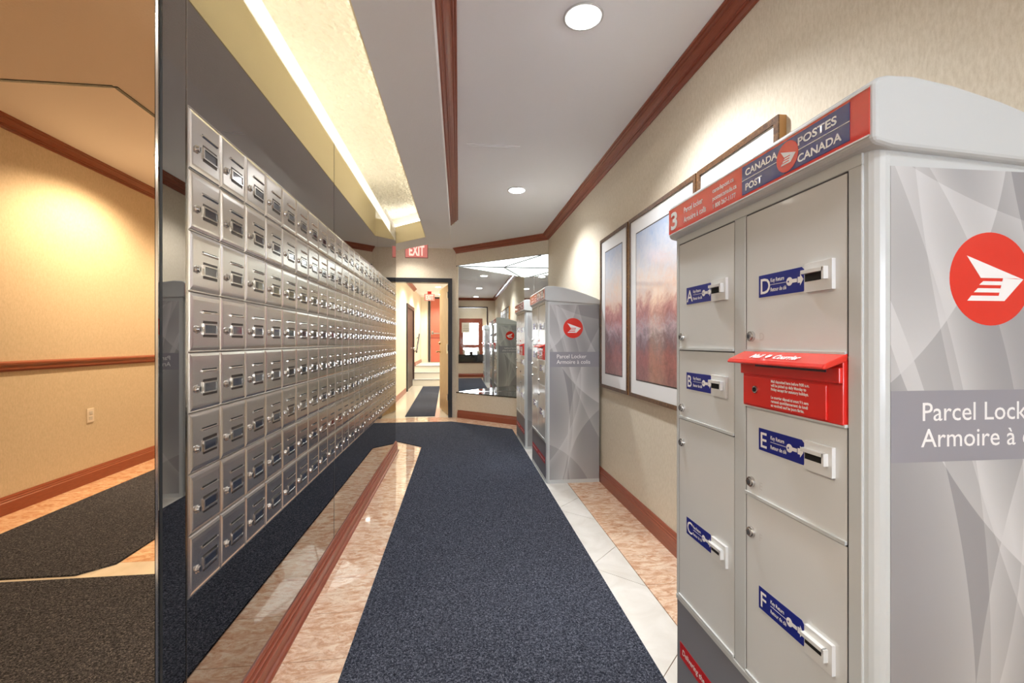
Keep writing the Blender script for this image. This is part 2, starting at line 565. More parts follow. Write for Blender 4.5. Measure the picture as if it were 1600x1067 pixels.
MB().box(XM - 0.006, XM + 0.0015, Y0 - 0.004, Y0 - 0.002, 0.0, 2.303, 'mirror_edge').build('seam_strip', wl)
for za, zb in ((0, ZBOT - 0.003), (ZT + 0.003, 2.303)):
    MB().box(XM - 0.006, XM + 0.0008, 2.629, 2.633, za, zb, 'dark_edge').build('seam_strip', wl)
xm = XM - 0.006
for i in range(3):
    xa = xm - 0.86 * i; xb = max(xm - 0.86 * (i + 1) + 0.002, XL + 0.001)
    o = MB().box(xb, xa, YN, YN + 0.010, 0.0, 2.44, 'bronze_mirror').build('mirror_panel', wl)
    o['label'] = 'bronze tinted mirror panel'
MB().box(XM - 0.006, XM - 0.0005, YN - 0.001, YN + 0.004, 0.0, 2.303, 'chrome').build('corner_strip', wl)
MB().box(XM - 0.002, XM + 0.001, YN + 0.004, YN + 0.013, 0.0, 2.303, 'dark_edge').build('corner_strip', wl)
MB().box(XM - 0.012, XM, YE - 0.002, YE + 0.004, 0.0, 2.303, 'dark_edge').build('corner_strip', wl)
MB().box(-0.80, XM - 0.010, 1.0, YE, 2.303, 2.408, 'soffit_white').build('cove_kerb', wl)
o = MB().box(XM - 0.010, XM - 0.002, 1.0, 4.72, 2.309, 2.406, 'kerb_lens').build('lamp_lens', wl)  # kerb face given its own glow, since no tube light reaches it
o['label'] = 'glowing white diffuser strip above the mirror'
MB().box(XM - 0.010, XM - 0.004, 4.72, YE, 2.303, 2.408, 'stipple_white').build('cove_kerb', wl)
MB().prism([(-1.22, YE + 0.5), (XM - 0.03, YE + 0.01), (XM - 0.03, YE + 0.03), (-1.19, YE + 0.52)], 0, ZS, 'wallpaper').build('end_return', wl)

# door wall, passage
dw = MB()
dw.box(-0.105, B[0] + 0.0, 7.28, 7.40, 0, 3.0, 'wallpaper')
dw.box(XP - 0.1, -1.16, 7.28, 7.40, 0, 3.0, 'wallpaper')
dw.box(-1.16, -0.105, 7.28, 7.40, 2.197, 3.0, 'wallpaper')
dw.box(B[0], XR, 7.295, 7.40, 0, 3.0, 'wallpaper')
struct(dw.build('wall_door_end'))
wall('wall_passage_left', [(XP - 0.12, YE + 0.45), (XP, YE + 0.45), (XP, 7.28), (XP - 0.12, 7.28)])
wall('wall_corridor_left', [(XP - 0.12, 7.40), (XP, 7.40), (XP, 15.4), (XP - 0.12, 15.4)], 0, 3.0, 'corridor_paint')
wall('wall_corridor_right', [(0.45, 7.40), (0.57, 7.40), (0.57, 15.4), (0.45, 15.4)], 0, 3.0, 'corridor_paint')
wall('wall_corridor_end', [(XP - 0.12, 15.36), (0.57, 15.36), (0.57, 15.5), (XP - 0.12, 15.5)], 0, 3.0, 'corridor_paint')

# oblique wall with the triangular mirrored niche
nd = Vector((A[1] - B[1], B[0] - A[0])).normalized()     # into the room
if nd.dot(Vector((-1, -1))) < 0: nd = -nd
def obl(z0, z1, t=0.02):
    a, b2 = Vector(A), Vector(B)
    return MB().prism([tuple(a), tuple(b2), tuple(b2 - nd * t), tuple(a - nd * t)], z0, z1, 'wallpaper')
ow = obl(0, 0.397)
s2 = obl(2.403, 3.0)
ow.add(s2.v, s2.f, 'wallpaper')
wo = struct(ow.build('wall_oblique'), 'slanted wall with a triangular mirrored niche')
TRI = [(B[0] + 0.005, 7.284), (XR - 0.002, A[1] + 0.01), (XR - 0.002, 7.284)]
MB().box(B[0], XR - 0.003, 7.285, 7.294, 0.40, 2.40, 'clear_mirror').build('mirror_panel', wo)
MB().box(XR - 0.004, XR + 0.002, A[1] + 0.004, 7.285, 0.40, 2.40, 'clear_mirror').build('mirror_panel', wo)
MB().prism([(B[0], 7.284), A, (XR - 0.004, 7.284)], 0.392, 0.402, 'black_glass').build('glass_shelf', wo)
MB().box(B[0], XR - 0.006, 7.279, 7.285, 0.402, 0.408, 'mirror_edge').build('edge_strip', wo)
MB().box(XR - 0.009, XR - 0.004, 7.276, 7.285, 0.402, 2.40, 'mirror_edge').build('edge_strip', wo)
gp = MB().prism([(B[0], 7.284), A, (XR - 0.004, 7.284)], 2.400, 2.404, 'panel_glow').build('light_panel', wo)
gp['label'] = 'triangular backlit white glass panel'
MB().box(B[0], XR - 0.006, 7.266, 7.285, 2.388, 2.400, 'muntin').build('edge_strip', wo)
mu = MB()
p0 = Vector((1.13, 6.23)); p1 = Vector((0.72, 7.28))
dd = (p1 - p0).normalized(); nn = Vector((-dd.y, dd.x)) * 0.011
mu.prism([tuple(p0 + nn), tuple(p1 + nn), tuple(p1 - nn), tuple(p0 - nn)], 2.390, 2.400, 'muntin')
mu.build('panel_joint', wo)
od = (Vector(A) - Vector(B)).normalized()
b0 = Vector(B); b1 = b0 + od * 0.04
MB().prism([tuple(b0), tuple(b1), (b1.x + 0.004, 7.284), (b0.x - 0.02, 7.30)], 0.397, 2.403, 'wallpaper').build('corner_post', wo)
e0 = Vector(A) + nd * 0.004; e1 = Vector(B) + nd * 0.004
MB().prism([tuple(e0), tuple(e1), tuple(e1 - nd * 0.006), tuple(e0 - nd * 0.006)], 0.385, 0.402, 'black_glass').build('shelf_edge', wo)
MB().prism([tuple(e0), tuple(e1), tuple(e1 - nd * 0.006), tuple(e0 - nd * 0.006)], 2.397, 2.403, 'muntin').build('edge_strip', wo)

# ------------------------------------------------------------------ ceilings
cl = MB()
cl.prism([(-0.098, YV - 0.1), (XR, YV - 0.1), (XR, 7.3), (XP - 0.1, 7.3), (XP - 0.1, 6.75), (-0.098, 5.60)], ZC, ZC + 0.06, 'ceiling_white')
ceil = struct(cl.build('ceiling'), 'white ceiling of the corridor')
MB().box(XP - 0.1, 0.6, 7.3, 15.5, ZC, ZC + 0.06, 'ceiling_white').build('ceiling_panel', ceil)
MB().box(XL - 0.1, -1.68, YB - 0.1, -0.16, 2.75, 2.81, 'ceiling_white').build('ceiling_panel', ceil)
MB().box(-0.3, XR + 0.1, -3.5, YV - 0.1, ZC, ZC + 0.06, 'ceiling_white').build('ceiling_panel', ceil)
hatch = MB()
hatch.box(0.055, 0.46, 3.40, 3.78, ZC - 0.004, ZC, 'ceiling_white')
hatch.box(0.075, 0.44, 3.42, 3.76, ZC - 0.007, ZC - 0.004, 'ceiling_white')
tag(hatch.build('access_hatch'), 'small square white access hatch in the corridor ceiling', 'hatch')

sf = MB()
sf.prism([(-0.394, 1.05), (-0.098, 1.05), (-0.098, 5.658), (-0.394, 5.531)], ZS, 2.76, 'soffit_white')
sfo = struct(sf.build('ceiling_soffit'), 'lower textured grey soffit beside the light cove')
MB().prism([(-0.394, 5.531), (-0.098, 5.658), (-1.25, 6.81), (-1.25, 6.387)], ZS, 2.66, 'soffit_white').build('soffit_end', sfo)
MB().prism([(-1.25, YE + 0.4), (-0.80, YE + 0.02), (-0.80, 5.937), (-1.25, 6.387)], ZS, 2.66, 'soffit_white').build('soffit_side', sfo)
MB().box(-1.68, -0.098, YB, 1.05, ZS, 2.9, 'soffit_white').build('soffit_lobby', sfo)
MB().box(XL, -1.68, -0.16, YN + 0.01, ZS, 2.9, 'soffit_white').build('soffit_lobby', sfo)
MB().box(-1.681, -1.662, YB, -0.16, ZS - 0.004, ZS + 0.004, 'dark_edge').build('shadow_bead', sfo)
MB().box(XL, -1.68, -0.168, -0.15, ZS - 0.004, ZS + 0.004, 'dark_edge').build('shadow_bead', sfo)
# yellow faces inside the cove
MB().box(-0.400, -0.394, 1.05, 5.537, ZS, 2.76, 'fascia_yellow').build('cove_fascia', sfo)
MB().prism([(-0.394, 5.531), (-1.25, 6.387), (-1.255, 6.382), (-0.399, 5.526)], ZS, 2.66, 'fascia_yellow').build('cove_fascia', sfo)
MB().box(-1.12, -0.40, 1.04, 1.06, ZS - 0.1, 2.95, 'fascia_yellow').build('cove_fascia', sfo)
cc = MB()
cc.box(-1.30, -0.05, 1.0, 6.9, 2.90, 3.0, 'stipple_white')
cc.box(-1.14, -1.12, 1.0, 6.9, 2.30, 2.95, 'stipple_white')
cc.box(-0.098, -0.05, 1.0, 5.75, 2.76, 2.95, 'stipple_white')
cc.prism([(-0.098, 5.658), (-0.05, 5.70), (-1.25, 6.9), (-1.25, 6.81)], 2.66, 2.95, 'stipple_white')
cc.box(-1.14, -0.80, 1.0, YE + 0.3, 2.395, 2.405, 'stipple_white')
cc.build('cove_ceiling', sfo)
from mathutils import noise as mnoise
st = 0.0135
nx, ny = int(1.0 / st), int(5.4 / st)
vs_ = []
for j in range(ny + 1):
    for i in range(nx + 1):
        x = -1.115 + i * st + random.uniform(-0.004, 0.004); y = 1.06 + j * st + random.uniform(-0.004, 0.004)
        hgt_ = max(0.0, mnoise.noise((x * 38, y * 38, 1.7))) * 0.024 + random.random() ** 2 * 0.010
        vs_.append((x, y, 2.893 - hgt_))
fs_ = [(j * (nx + 1) + i, j * (nx + 1) + i + 1, (j + 1) * (nx + 1) + i + 1, (j + 1) * (nx + 1) + i) for j in range(ny) for i in range(nx)]
me = bpy.data.meshes.new('stipple_coat'); me.from_pydata(vs_, [], fs_); me.materials.append(MATS['stipple_white'])
o = place(bpy.data.objects.new('stipple_coat', me), sfo); o['kind'] = 'stuff'; o['label'] = 'coarse stippled plaster inside the light cove'

# ------------------------------------------------------------------ trims
def crown(z, p=0.082, h=0.078):
    return [(0, z), (p, z), (p + 0.001, z - 0.008), (p - 0.003, z - 0.013), (p - 0.012, z - 0.013), (p - 0.015, z - 0.018), (p - 0.013, z - 0.023), (p - 0.016, z - 0.027),
            (p - 0.024, z - 0.026), (p - 0.032, z - 0.034), (p - 0.046, z - 0.044), (p - 0.054, z - 0.047), (p - 0.053, z - 0.053), (p - 0.056, z - 0.057), (p - 0.064, z - 0.056),
            (p - 0.066, z - 0.062), (0.014, z - h + 0.008), (0.013, z - h + 0.002), (0.009, z - h), (0, z - h)]
def base(h, t):
    return [(0, 0.0), (t, 0.0), (t, h * 0.66), (t * 0.72, h * 0.72), (t * 0.78, h * 0.78), (t * 0.55, h * 0.84),
            (t * 0.60, h * 0.9), (t * 0.35, h), (0, h)]
struct(MB().sweep([(XR, YV), A, B], crown(ZC), 'red_wood', 1).build('trim_1'), 'red brown crown moulding on the right wall')
struct(MB().sweep([(-0.098, YV), (-0.098, 5.52)], crown(ZC, 0.088, 0.078), 'red_wood', -1).build('trim_2'), 'red brown crown moulding along the soffit step')
struct(MB().sweep([(XL, YB), (XL, -0.16)], crown(2.75, 0.075, 0.078), 'red_wood', -1).build('trim_3'), 'red brown crown moulding in the lobby')
struct(MB().sweep([(-0.2, YV), (XR, YV)], crown(ZC), 'red_wood', 1).build('trim_4'))
cr = [(0, 0.99), (0.012, 0.99), (0.02, 1.005), (0.02, 1.03), (0.03, 1.04), (0.03, 1.052), (0.014, 1.062), (0, 1.062)]
struct(MB().sweep([(XL, YB), (XL, YN)], cr, 'red_wood', -1).build('trim_5'), 'red brown chair rail in the lobby')
struct(MB().sweep([(XP, 7.40), (XP, 13.0)], crown(ZC), 'red_wood', -1).build('trim_6'))
struct(MB().sweep([(XR, YV), A, (B[0] + 0.03, B[1] - 0.027)], base(0.118, 0.024), 'red_wood', 1).build('baseboard_right'), 'red brown baseboard below the framed prints')
bl = [(0, 0), (0.034, 0), (0.035, 0.007), (0.032, 0.012), (0.026, 0.013), (0.018, 0.016), (0.017, 0.020), (0.020, 0.023), (0.020, 0.056), (0.018, 0.059), (0.025, 0.063), (0.0255, 0.067), (0.022, 0.070), (0.012, 0.071), (0.011, 0.074), (0.017, 0.078), (0.0175, 0.083), (0.014, 0.086), (0.005, 0.087), (0.0045, 0.090), (0.009, 0.094), (0.009, 0.100), (0.006, 0.104), (0, 0.104)]
struct(MB().sweep([(XM, YN), (XM, YE)], bl, 'red_wood', -1).build('baseboard_left'), 'red brown baseboard below the mirror wall')
struct(MB().sweep([(XL, YB), (XL, YN)], base(0.125, 0.024), 'red_wood', -1).build('baseboard_lobby'))
struct(MB().sweep([(-0.2, YV), (XR, YV)], base(0.118, 0.024), 'red_wood', 1).build('baseboard_back'))
bp_ = base(0.10, 0.02)
struct(MB().sweep([(XP, 7.40), (XP, 10.95)], bp_, 'red_wood', -1).build('baseboard_corridor'))
struct(MB().sweep([(-1.24, 7.28), (-1.18, 7.28)], bp_, 'red_wood', -1).build('baseboard_door_end'))

# ------------------------------------------------------------------ doorway: frame and open door leaf
df = MB()
df.box(-0.17, -0.105, 7.255, 7.41, 0, 2.197, 'black_frame')
df.box(-1.16, -1.10, 7.255, 7.41, 0, 2.197, 'black_frame')
df.box(-1.10, -0.17, 7.255, 7.41, 2.130, 2.197, 'black_frame')
struct(df.build('trim_door_frame'), 'black steel door frame below the exit sign')
dr = empty('door_1', (-0.172, 7.405, 0))
dr.rotation_euler = (0, 0, R(0))
struct(dr, 'open oak door with a lever handle')
ang = math.atan2(0.80, -0.155)
du = Vector((math.cos(ang), math.sin(ang))); dn = Vector((du.y, -du.x))
if dn.x > 0: dn = -dn                                    # visible face looks to -x
def leafpt(s, t): return tuple(du * s + dn * t)
lf = MB(); lf.prism([leafpt(0, 0), leafpt(0.90, 0), leafpt(0.90, -0.044), leafpt(0, -0.044)], 0.012, 2.12, 'oak_door')
lf.build('leaf', dr)
for z in (0.25, 1.05, 1.9):
    MB().prism([leafpt(-0.004, 0.012), leafpt(0.035, 0.012), leafpt(0.035, -0.002), leafpt(-0.004, -0.002)], z, z + 0.1, 'stainless_bright').build('hinge', dr)
hd = MB()
c = Vector(leafpt(0.83, 0.0))
hd.cyl((c.x, c.y, 1.02), (dn.x, dn.y, 0), 0.028, 0.026, 0.012, 'brass')
hd.cyl((c.x, c.y, 1.02), (dn.x, dn.y, 0), 0.011, 0.011, 0.075, 'brass')
c2 = Vector(leafpt(0.83, 0.07)); c3 = Vector(leafpt(0.70, 0.075))
hd.tube([(c2.x, c2.y, 1.02), (c3.x, c3.y, 1.015)], 0.011, 'brass')
hd.build('lever_handle', dr)
hd = MB(); hd.cyl((c.x, c.y, 1.17), (dn.x, dn.y, 0), 0.026, 0.02, 0.028, 'brass'); hd.build('deadbolt', dr)
kp = MB(); kp.prism([leafpt(0.05, 0.002), leafpt(0.12, 0.002), leafpt(0.12, -0.001), leafpt(0.05, -0.001)], 1.0, 1.16, 'stainless_bright'); kp.build('closer_plate', dr)

# ------------------------------------------------------------------ things in the passage beyond the door
# side door in its left wall
sd = empty('door_2', (XP, 11.1, 0)); struct(sd, 'dark framed side door in the passage beyond the doorway')
MB().box(-0.02, 0.035, 0, 0.12, 0, 2.12, 'black_frame').build('jamb', sd)
MB().box(-0.02, 0.035, 1.55, 1.67, 0, 2.12, 'brown_frame').build('jamb', sd)
MB().box(-0.02, 0.035, 0.12, 1.55, 2.03, 2.12, 'brown_frame').build('head', sd)
MB().box(-0.01, 0.004, 0.12, 1.55, 0.01, 2.03, 'brown_frame').build('leaf', sd)
k = MB(); k.cyl((0.004, 1.35, 1.02), (1, 0, 0), 0.012, 0.012, 0.04, 'stainless_bright', 10); k.cyl((0.044, 1.35, 1.02), (1, 0, 0), 0.03, 0.024, 0.03, 'stainless_bright', 12); k.build('knob', sd)
# steps
for i in range(3):
    o = MB().box(-1.25, 0.45, 12.55 + 0.28 * i, 15.36, 0.17 * i + (0.002 if i else 0.001), 0.17 * (i + 1), 'step_white').build('stair_step')
    tag(o, ['lowest cream step at the end of the passage', 'middle cream step at the end of the passage', 'top cream step below the red door'][i], 'step', 'steps up to the red door')
    MB().box(-1.25, 0.45, 12.53 + 0.28 * i, 12.57 + 0.28 * i, 0.17 * (i + 1) - 0.012, 0.17 * (i + 1) + 0.002, 'base_grey').build('nosing', o)
struct(MB().sweep([(XP, 13.15), (XP, 15.36)], [(a, b2 + 0.51) for a, b2 in bp_], 'red_wood', -1).build('baseboard_landing'))
# red exit door
rd = empty('door_3', (-0.95, 15.36, 0.512)); struct(rd, 'red exit door with a push bar at the end of the passage')
MB().box(-0.06, 0.0, -0.05, 0.0, 0, 2.18, 'black_frame').build('jamb', rd)
MB().box(0.98, 1.04, -0.05, 0.0, 0, 2.18, 'black_frame').build('jamb', rd)
MB().box(0.0, 0.98, -0.05, 0.0, 2.12, 2.18, 'black_frame').build('head', rd)
MB().box(0.02, 0.97, -0.045, -0.005, 0.01, 2.11, 'red_door').build('leaf', rd)
MB().box(0.02, 0.97, -0.052, -0.045, 0.78, 0.83, 'red_door_rail').build('rail', rd)
pb = MB(); pb.box(0.08, 0.95, -0.12, -0.09, 0.94, 0.98, 'stainless_bright'); pb.box(0.05, 0.11, -0.12, -0.045, 0.92, 1.04, 'stainless_bright'); pb.build('push_bar', rd)
MB().box(0.36, 0.66, -0.049, -0.045, 1.28, 1.52, 'paper').build('notice', rd)
# handrail
hr = empty('handrail', (XP, 13.0, 0.9)); tag(hr, 'black sloping handrail on the passage wall by the steps', 'handrail')
MB().tube([(0.07, 0.0, 0.0), (0.07, 0.9, 0.52)], 0.022, 'black_metal', 10).build('rail', hr)
for yy in (0.12, 0.78):
    MB().tube([(0.0, yy, yy * 0.578 - 0.06), (0.07, yy, yy * 0.578 - 0.01)], 0.01, 'black_metal').build('bracket', hr)

def exit_sign(loc, label, w=0.32, h=0.205):
    e = empty('exit_sign', loc); tag(e, label, 'exit sign')
    MB().box(-w / 2, w / 2, -0.02, 0.02, 0, h, 'exit_case').build('case', e, 0.004)
    f = MB().box(-w / 2 + 0.008, w / 2 - 0.008, -0.0225, -0.02, 0.008, h - 0.008, 'exit_face').build('face', e)
    text('lettering', f, 'EXIT', 0.2, 'exit_letter', (0, -0.0232, 0.035), AX_NEAR, 0.215, 'CENTER', 0.006)
    MB().box(-0.055, 0.055, -0.03, 0.03, h, h + 0.075, 'flap_red').build('canopy', e)
    return e
exit_sign((-0.60, 6.62, 2.392), 'red lit exit sign hanging above the doorway')
exit_sign((-0.86, 13.6, ZC - 0.275), 'small red exit sign hanging in the passage beyond the doorway', 0.30, 0.2)
sm = MB(); sm.cyl((-0.60, 9.2, ZC), (0, 0, -1), 0.06, 0.05, 0.045, 'trim_white', 20); 
tag(sm.build('smoke_detector'), 'round white smoke detector on the passage ceiling', 'smoke detector')

# ------------------------------------------------------------------ downlights
def downlight(x, y, z, power, label, color=(0.94, 0.97, 1.0), r=0.09, angle=135, disc='light_disc'):
    e = empty('downlight', (x, y, z)); tag(e, label, 'downlight', 'recessed ceiling downlights')
    MB().ring((0, 0, 0), (0, 0, -1), r * 0.83, r, 0.006, 'trim_white', 36).build('trim_ring', e)
    d = MB(); d.cyl((0, 0, -0.001), (0, 0, -1), r * 0.835, r * 0.80, 0.009, disc, 36, True, False)
    d.cyl((0, 0, -0.010), (0, 0, -1), r * 0.80, r * 0.5, 0.006, disc, 36); d.build('lens', e)
    ld = bpy.data.lights.new('lamp', 'SPOT')
    ld.energy = power; ld.color = color; ld.spot_size = R(angle); ld.spot_blend = 0.55; ld.shadow_soft_size = 0.06
    lo = bpy.data.objects.new('lamp', ld); COL.objects.link(lo); lo.parent = e
    lo.location = (0, 0, -0.02)
    return e
downlight(0.56, 2.01, ZC, P_DOWN, 'nearest bright round downlight in the corridor ceiling')
downlight(0.56, 4.386, ZC, P_DOWN, 'second round downlight, beyond the ceiling hatch')
downlight(0.56, -0.40, ZC, P_DOWN * 0.4, 'round downlight behind the viewer, seen only in the niche mirror')
for i, (x, y) in enumerate(((-2.45, -1.86), (-2.45, -3.9))):
    downlight(x, y, 2.75, P_LOBBY, ['warm downlight washing the lobby wall in the bronze mirror', 'rear warm downlight of the lobby behind the viewer'][i], (1, 0.90, 0.76), 0.08, 150, 'light_disc_warm')  # the rear one is an added fill lamp
for i, (x, y) in enumerate(((-1.05, 0.35), (-0.75, -3.0))):
    downlight(x, y, ZS, P_LOBBY * 0.36, ['lobby soffit downlight in front of the bronze mirror', 'lobby soffit downlight at the rear'][i], (1, 0.92, 0.8), 0.08, 140, 'light_disc_warm')  # both soffit lamps are added to fill the lobby and corridor with light
for i, y in enumerate((8.6, 10.6, 12.4, 14.4)):
    downlight(-0.55, y, ZC, P_BACK, ['first passage downlight beyond the doorway', 'second passage downlight beyond the doorway', 'third passage downlight before the steps', 'passage downlight above the red door'][i], (1, 0.95, 0.84), 0.08, 150)
downlight(-0.75, 6.85, ZC, P_DOWN * 0.25, 'downlight above the doorway beyond the soffit', (1, 0.95, 0.86), 0.07, 140)
downlight(0.45, -2.2, ZC, P_BACK * 0.8, 'vestibule downlight seen through the framed opening', (1, 0.9, 0.75), 0.08, 150)
# cove tubes
for i in range(4):
    e = empty('fluorescent_tube', (-0.285, 1.15 + i * 1.12, 2.765)); tag(e, ['nearest', 'second', 'third', 'farthest'][i] + ' fluorescent tube hidden on the right ledge of the light cove', 'lamp tube', 'cove lamp tubes')
    t = MB(); t.cyl((0, 0.02, 0.05), (0, 1, 0), 0.014, 0.014, 1.04, 'tube', 10); t.build('tube', e)
    MB().box(-0.02, 0.02, 0.0, 1.08, 0.0, 0.034, 'tube_body').build('batten', e)
e = empty('fluorescent_tube', (-0.45, 5.72, 2.661)); tag(e, 'short fluorescent tube on the slanted far ledge of the light cove', 'lamp tube', 'cove lamp tubes')
t = MB(); t.cyl((0, 0, 0.05), (-0.707, 0.707, 0), 0.014, 0.014, 0.85, 'tube', 10); t.build('tube', e)
MB().prism([(-0.014, -0.014), (0.014, 0.014), (-0.59, 0.618), (-0.618, 0.59)], 0, 0.034, 'tube_body').build('batten', e)
for i in range(3):
    e = empty('fluorescent_tube', (-0.93, 1.3 + i * 1.25, 2.407)); tag(e, ['nearest', 'middle', 'farthest'][i] + ' fluorescent tube behind the diffuser strip above the mirror wall', 'lamp tube', 'cove kerb lamp tubes')
    t = MB(); t.cyl((0, 0.02, 0.05), (0, 1, 0), 0.014, 0.014, 1.1, 'tube', 10); t.build('tube', e)
    MB().box(-0.02, 0.02, 0.0, 1.14, 0.0, 0.034, 'tube_body').build('batten', e)

# ------------------------------------------------------------------ mailbox bank
bank = empty('mailbox_bank', (XM - 0.008, Y0, ZBOT))
tag(bank, 'stainless steel apartment mailboxes covering the mirrored left wall', 'mailboxes')
bd = MB()
bd.box(0.0001, 0.0005, 0, NC * CW, 0, NR * RH, 'stainless_dark')
bd.box(0.0001, 0.011, 0, NC * CW, NR * RH, NR * RH + 0.003, 'stainless_bright')
bd.box(0.0001, 0.011, 0, NC * CW, -0.003, 0, 'stainless_bright')
bd.box(0.0001, 0.011, -0.0018, 0, -0.003, NR * RH + 0.003, 'stainless_bright')
bd.box(0.0001, 0.011, NC * CW, NC * CW + 0.003, -0.003, NR * RH + 0.003, 'stainless')
bd.build('carcass', bank)
# one door, y along the wall (0..w), z up (0..h), face looks to +x
w, h, g = CW - 0.0014, RH - 0.0014, 0.0007
dm = MB()
def loop(x, i, top, bot):
    return [(x, g + i, g + bot), (x, g + w - i, g + bot), (x, g + w - i, g + h - top), (x, g + i, g + h - top)]
L = [loop(0.0, 0, 0, 0), loop(0.008, 0.0, 0.0, 0.0), loop(0.0125, 0.0025, 0.003, 0.004), loop(0.0145, 0.007, 0.010, 0.011), loop(0.0150, 0.012, 0.020, 0.016)]
vs_ = [p for q in L for p in q]
fs_ = [(3, 2, 1, 0)]
for a in range(len(L) - 1):
    for i in range(4):
        fs_.append((a * 4 + i, a * 4 + (i + 1) % 4, a * 4 + 4 + (i + 1) % 4, a * 4 + 4 + i))
e_ = (len(L) - 1) * 4
fs_.append((e_, e_ + 1, e_ + 2, e_ + 3))
dm.add(vs_, fs_, 'stainless')
door_me = dm.mesh('door')
X1 = 0.0150
sl = MB()      # letter slot: dark gap with a bright pressed lip under it
sl.box(X1 - 0.002, X1 + 0.0006, 0.056, 0.130, 0.1085, 0.1115, 'slot_black')
sl.prism([(X1 - 0.001, 0.1015), (X1 + 0.0042, 0.1060), (X1 + 0.0036, 0.1085), (X1 - 0.001, 0.1085)], 0.055, 0.133, 'stainless_bright', 'y')
slot_me = sl.mesh('letter_slot')
nw = MB()      # name window in its clip frame, with the pressed scoops above and below
nw.box(X1 - 0.001, X1 + 0.0008, 0.060, 0.130, 0.0765, 0.0835, 'stainless_dark')
nw.box(X1 - 0.001, X1 + 0.0008, 0.060, 0.130, 0.0395, 0.0465, 'stainless_dark')
for (a, b2, c_, d_) in ((0.058, 0.132, 0.0725, 0.0765), (0.058, 0.132, 0.0465, 0.0505), (0.058, 0.063, 0.0505, 0.0725), (0.127, 0.132, 0.0505, 0.0725)):
    nw.box(X1 - 0.001, X1 + 0.0035, a, b2, c_, d_, 'stainless_bright')
nw.box(X1 - 0.001, X1 + 0.0012, 0.063, 0.127, 0.0505, 0.0725, 'window_glass')
win_me = nw.mesh('name_window')
lk = MB()
lk.cyl((X1 - 0.001, 0.032, 0.060), (1, 0, 0), 0.0115, 0.0105, 0.004, 'lock_steel', 16)
lk.cyl((X1 + 0.003, 0.032, 0.060), (1, 0, 0), 0.0085, 0.0078, 0.005, 'lock_steel', 16)
lk.box(X1 + 0.0075, X1 + 0.0084, 0.031, 0.033, 0.0545, 0.0655, 'slot_black')
lock_me = lk.mesh('lock')
for r in range(NR):
    for c_ in range(NC):
        d = bpy.data.objects.new('door', door_me)
        COL.objects.link(d); d.parent = bank
        d.location = (0.0006, c_ * CW, r * RH)
        d.rotation_euler = (0, R(random.uniform(-0.35, 0.25)), R(random.uniform(-0.35, 0.35)))
        for nm, me in (('letter_slot', slot_me), ('name_window', win_me), ('lock', lock_me)):
            s_ = bpy.data.objects.new(nm, me)
            COL.objects.link(s_); s_.parent = d

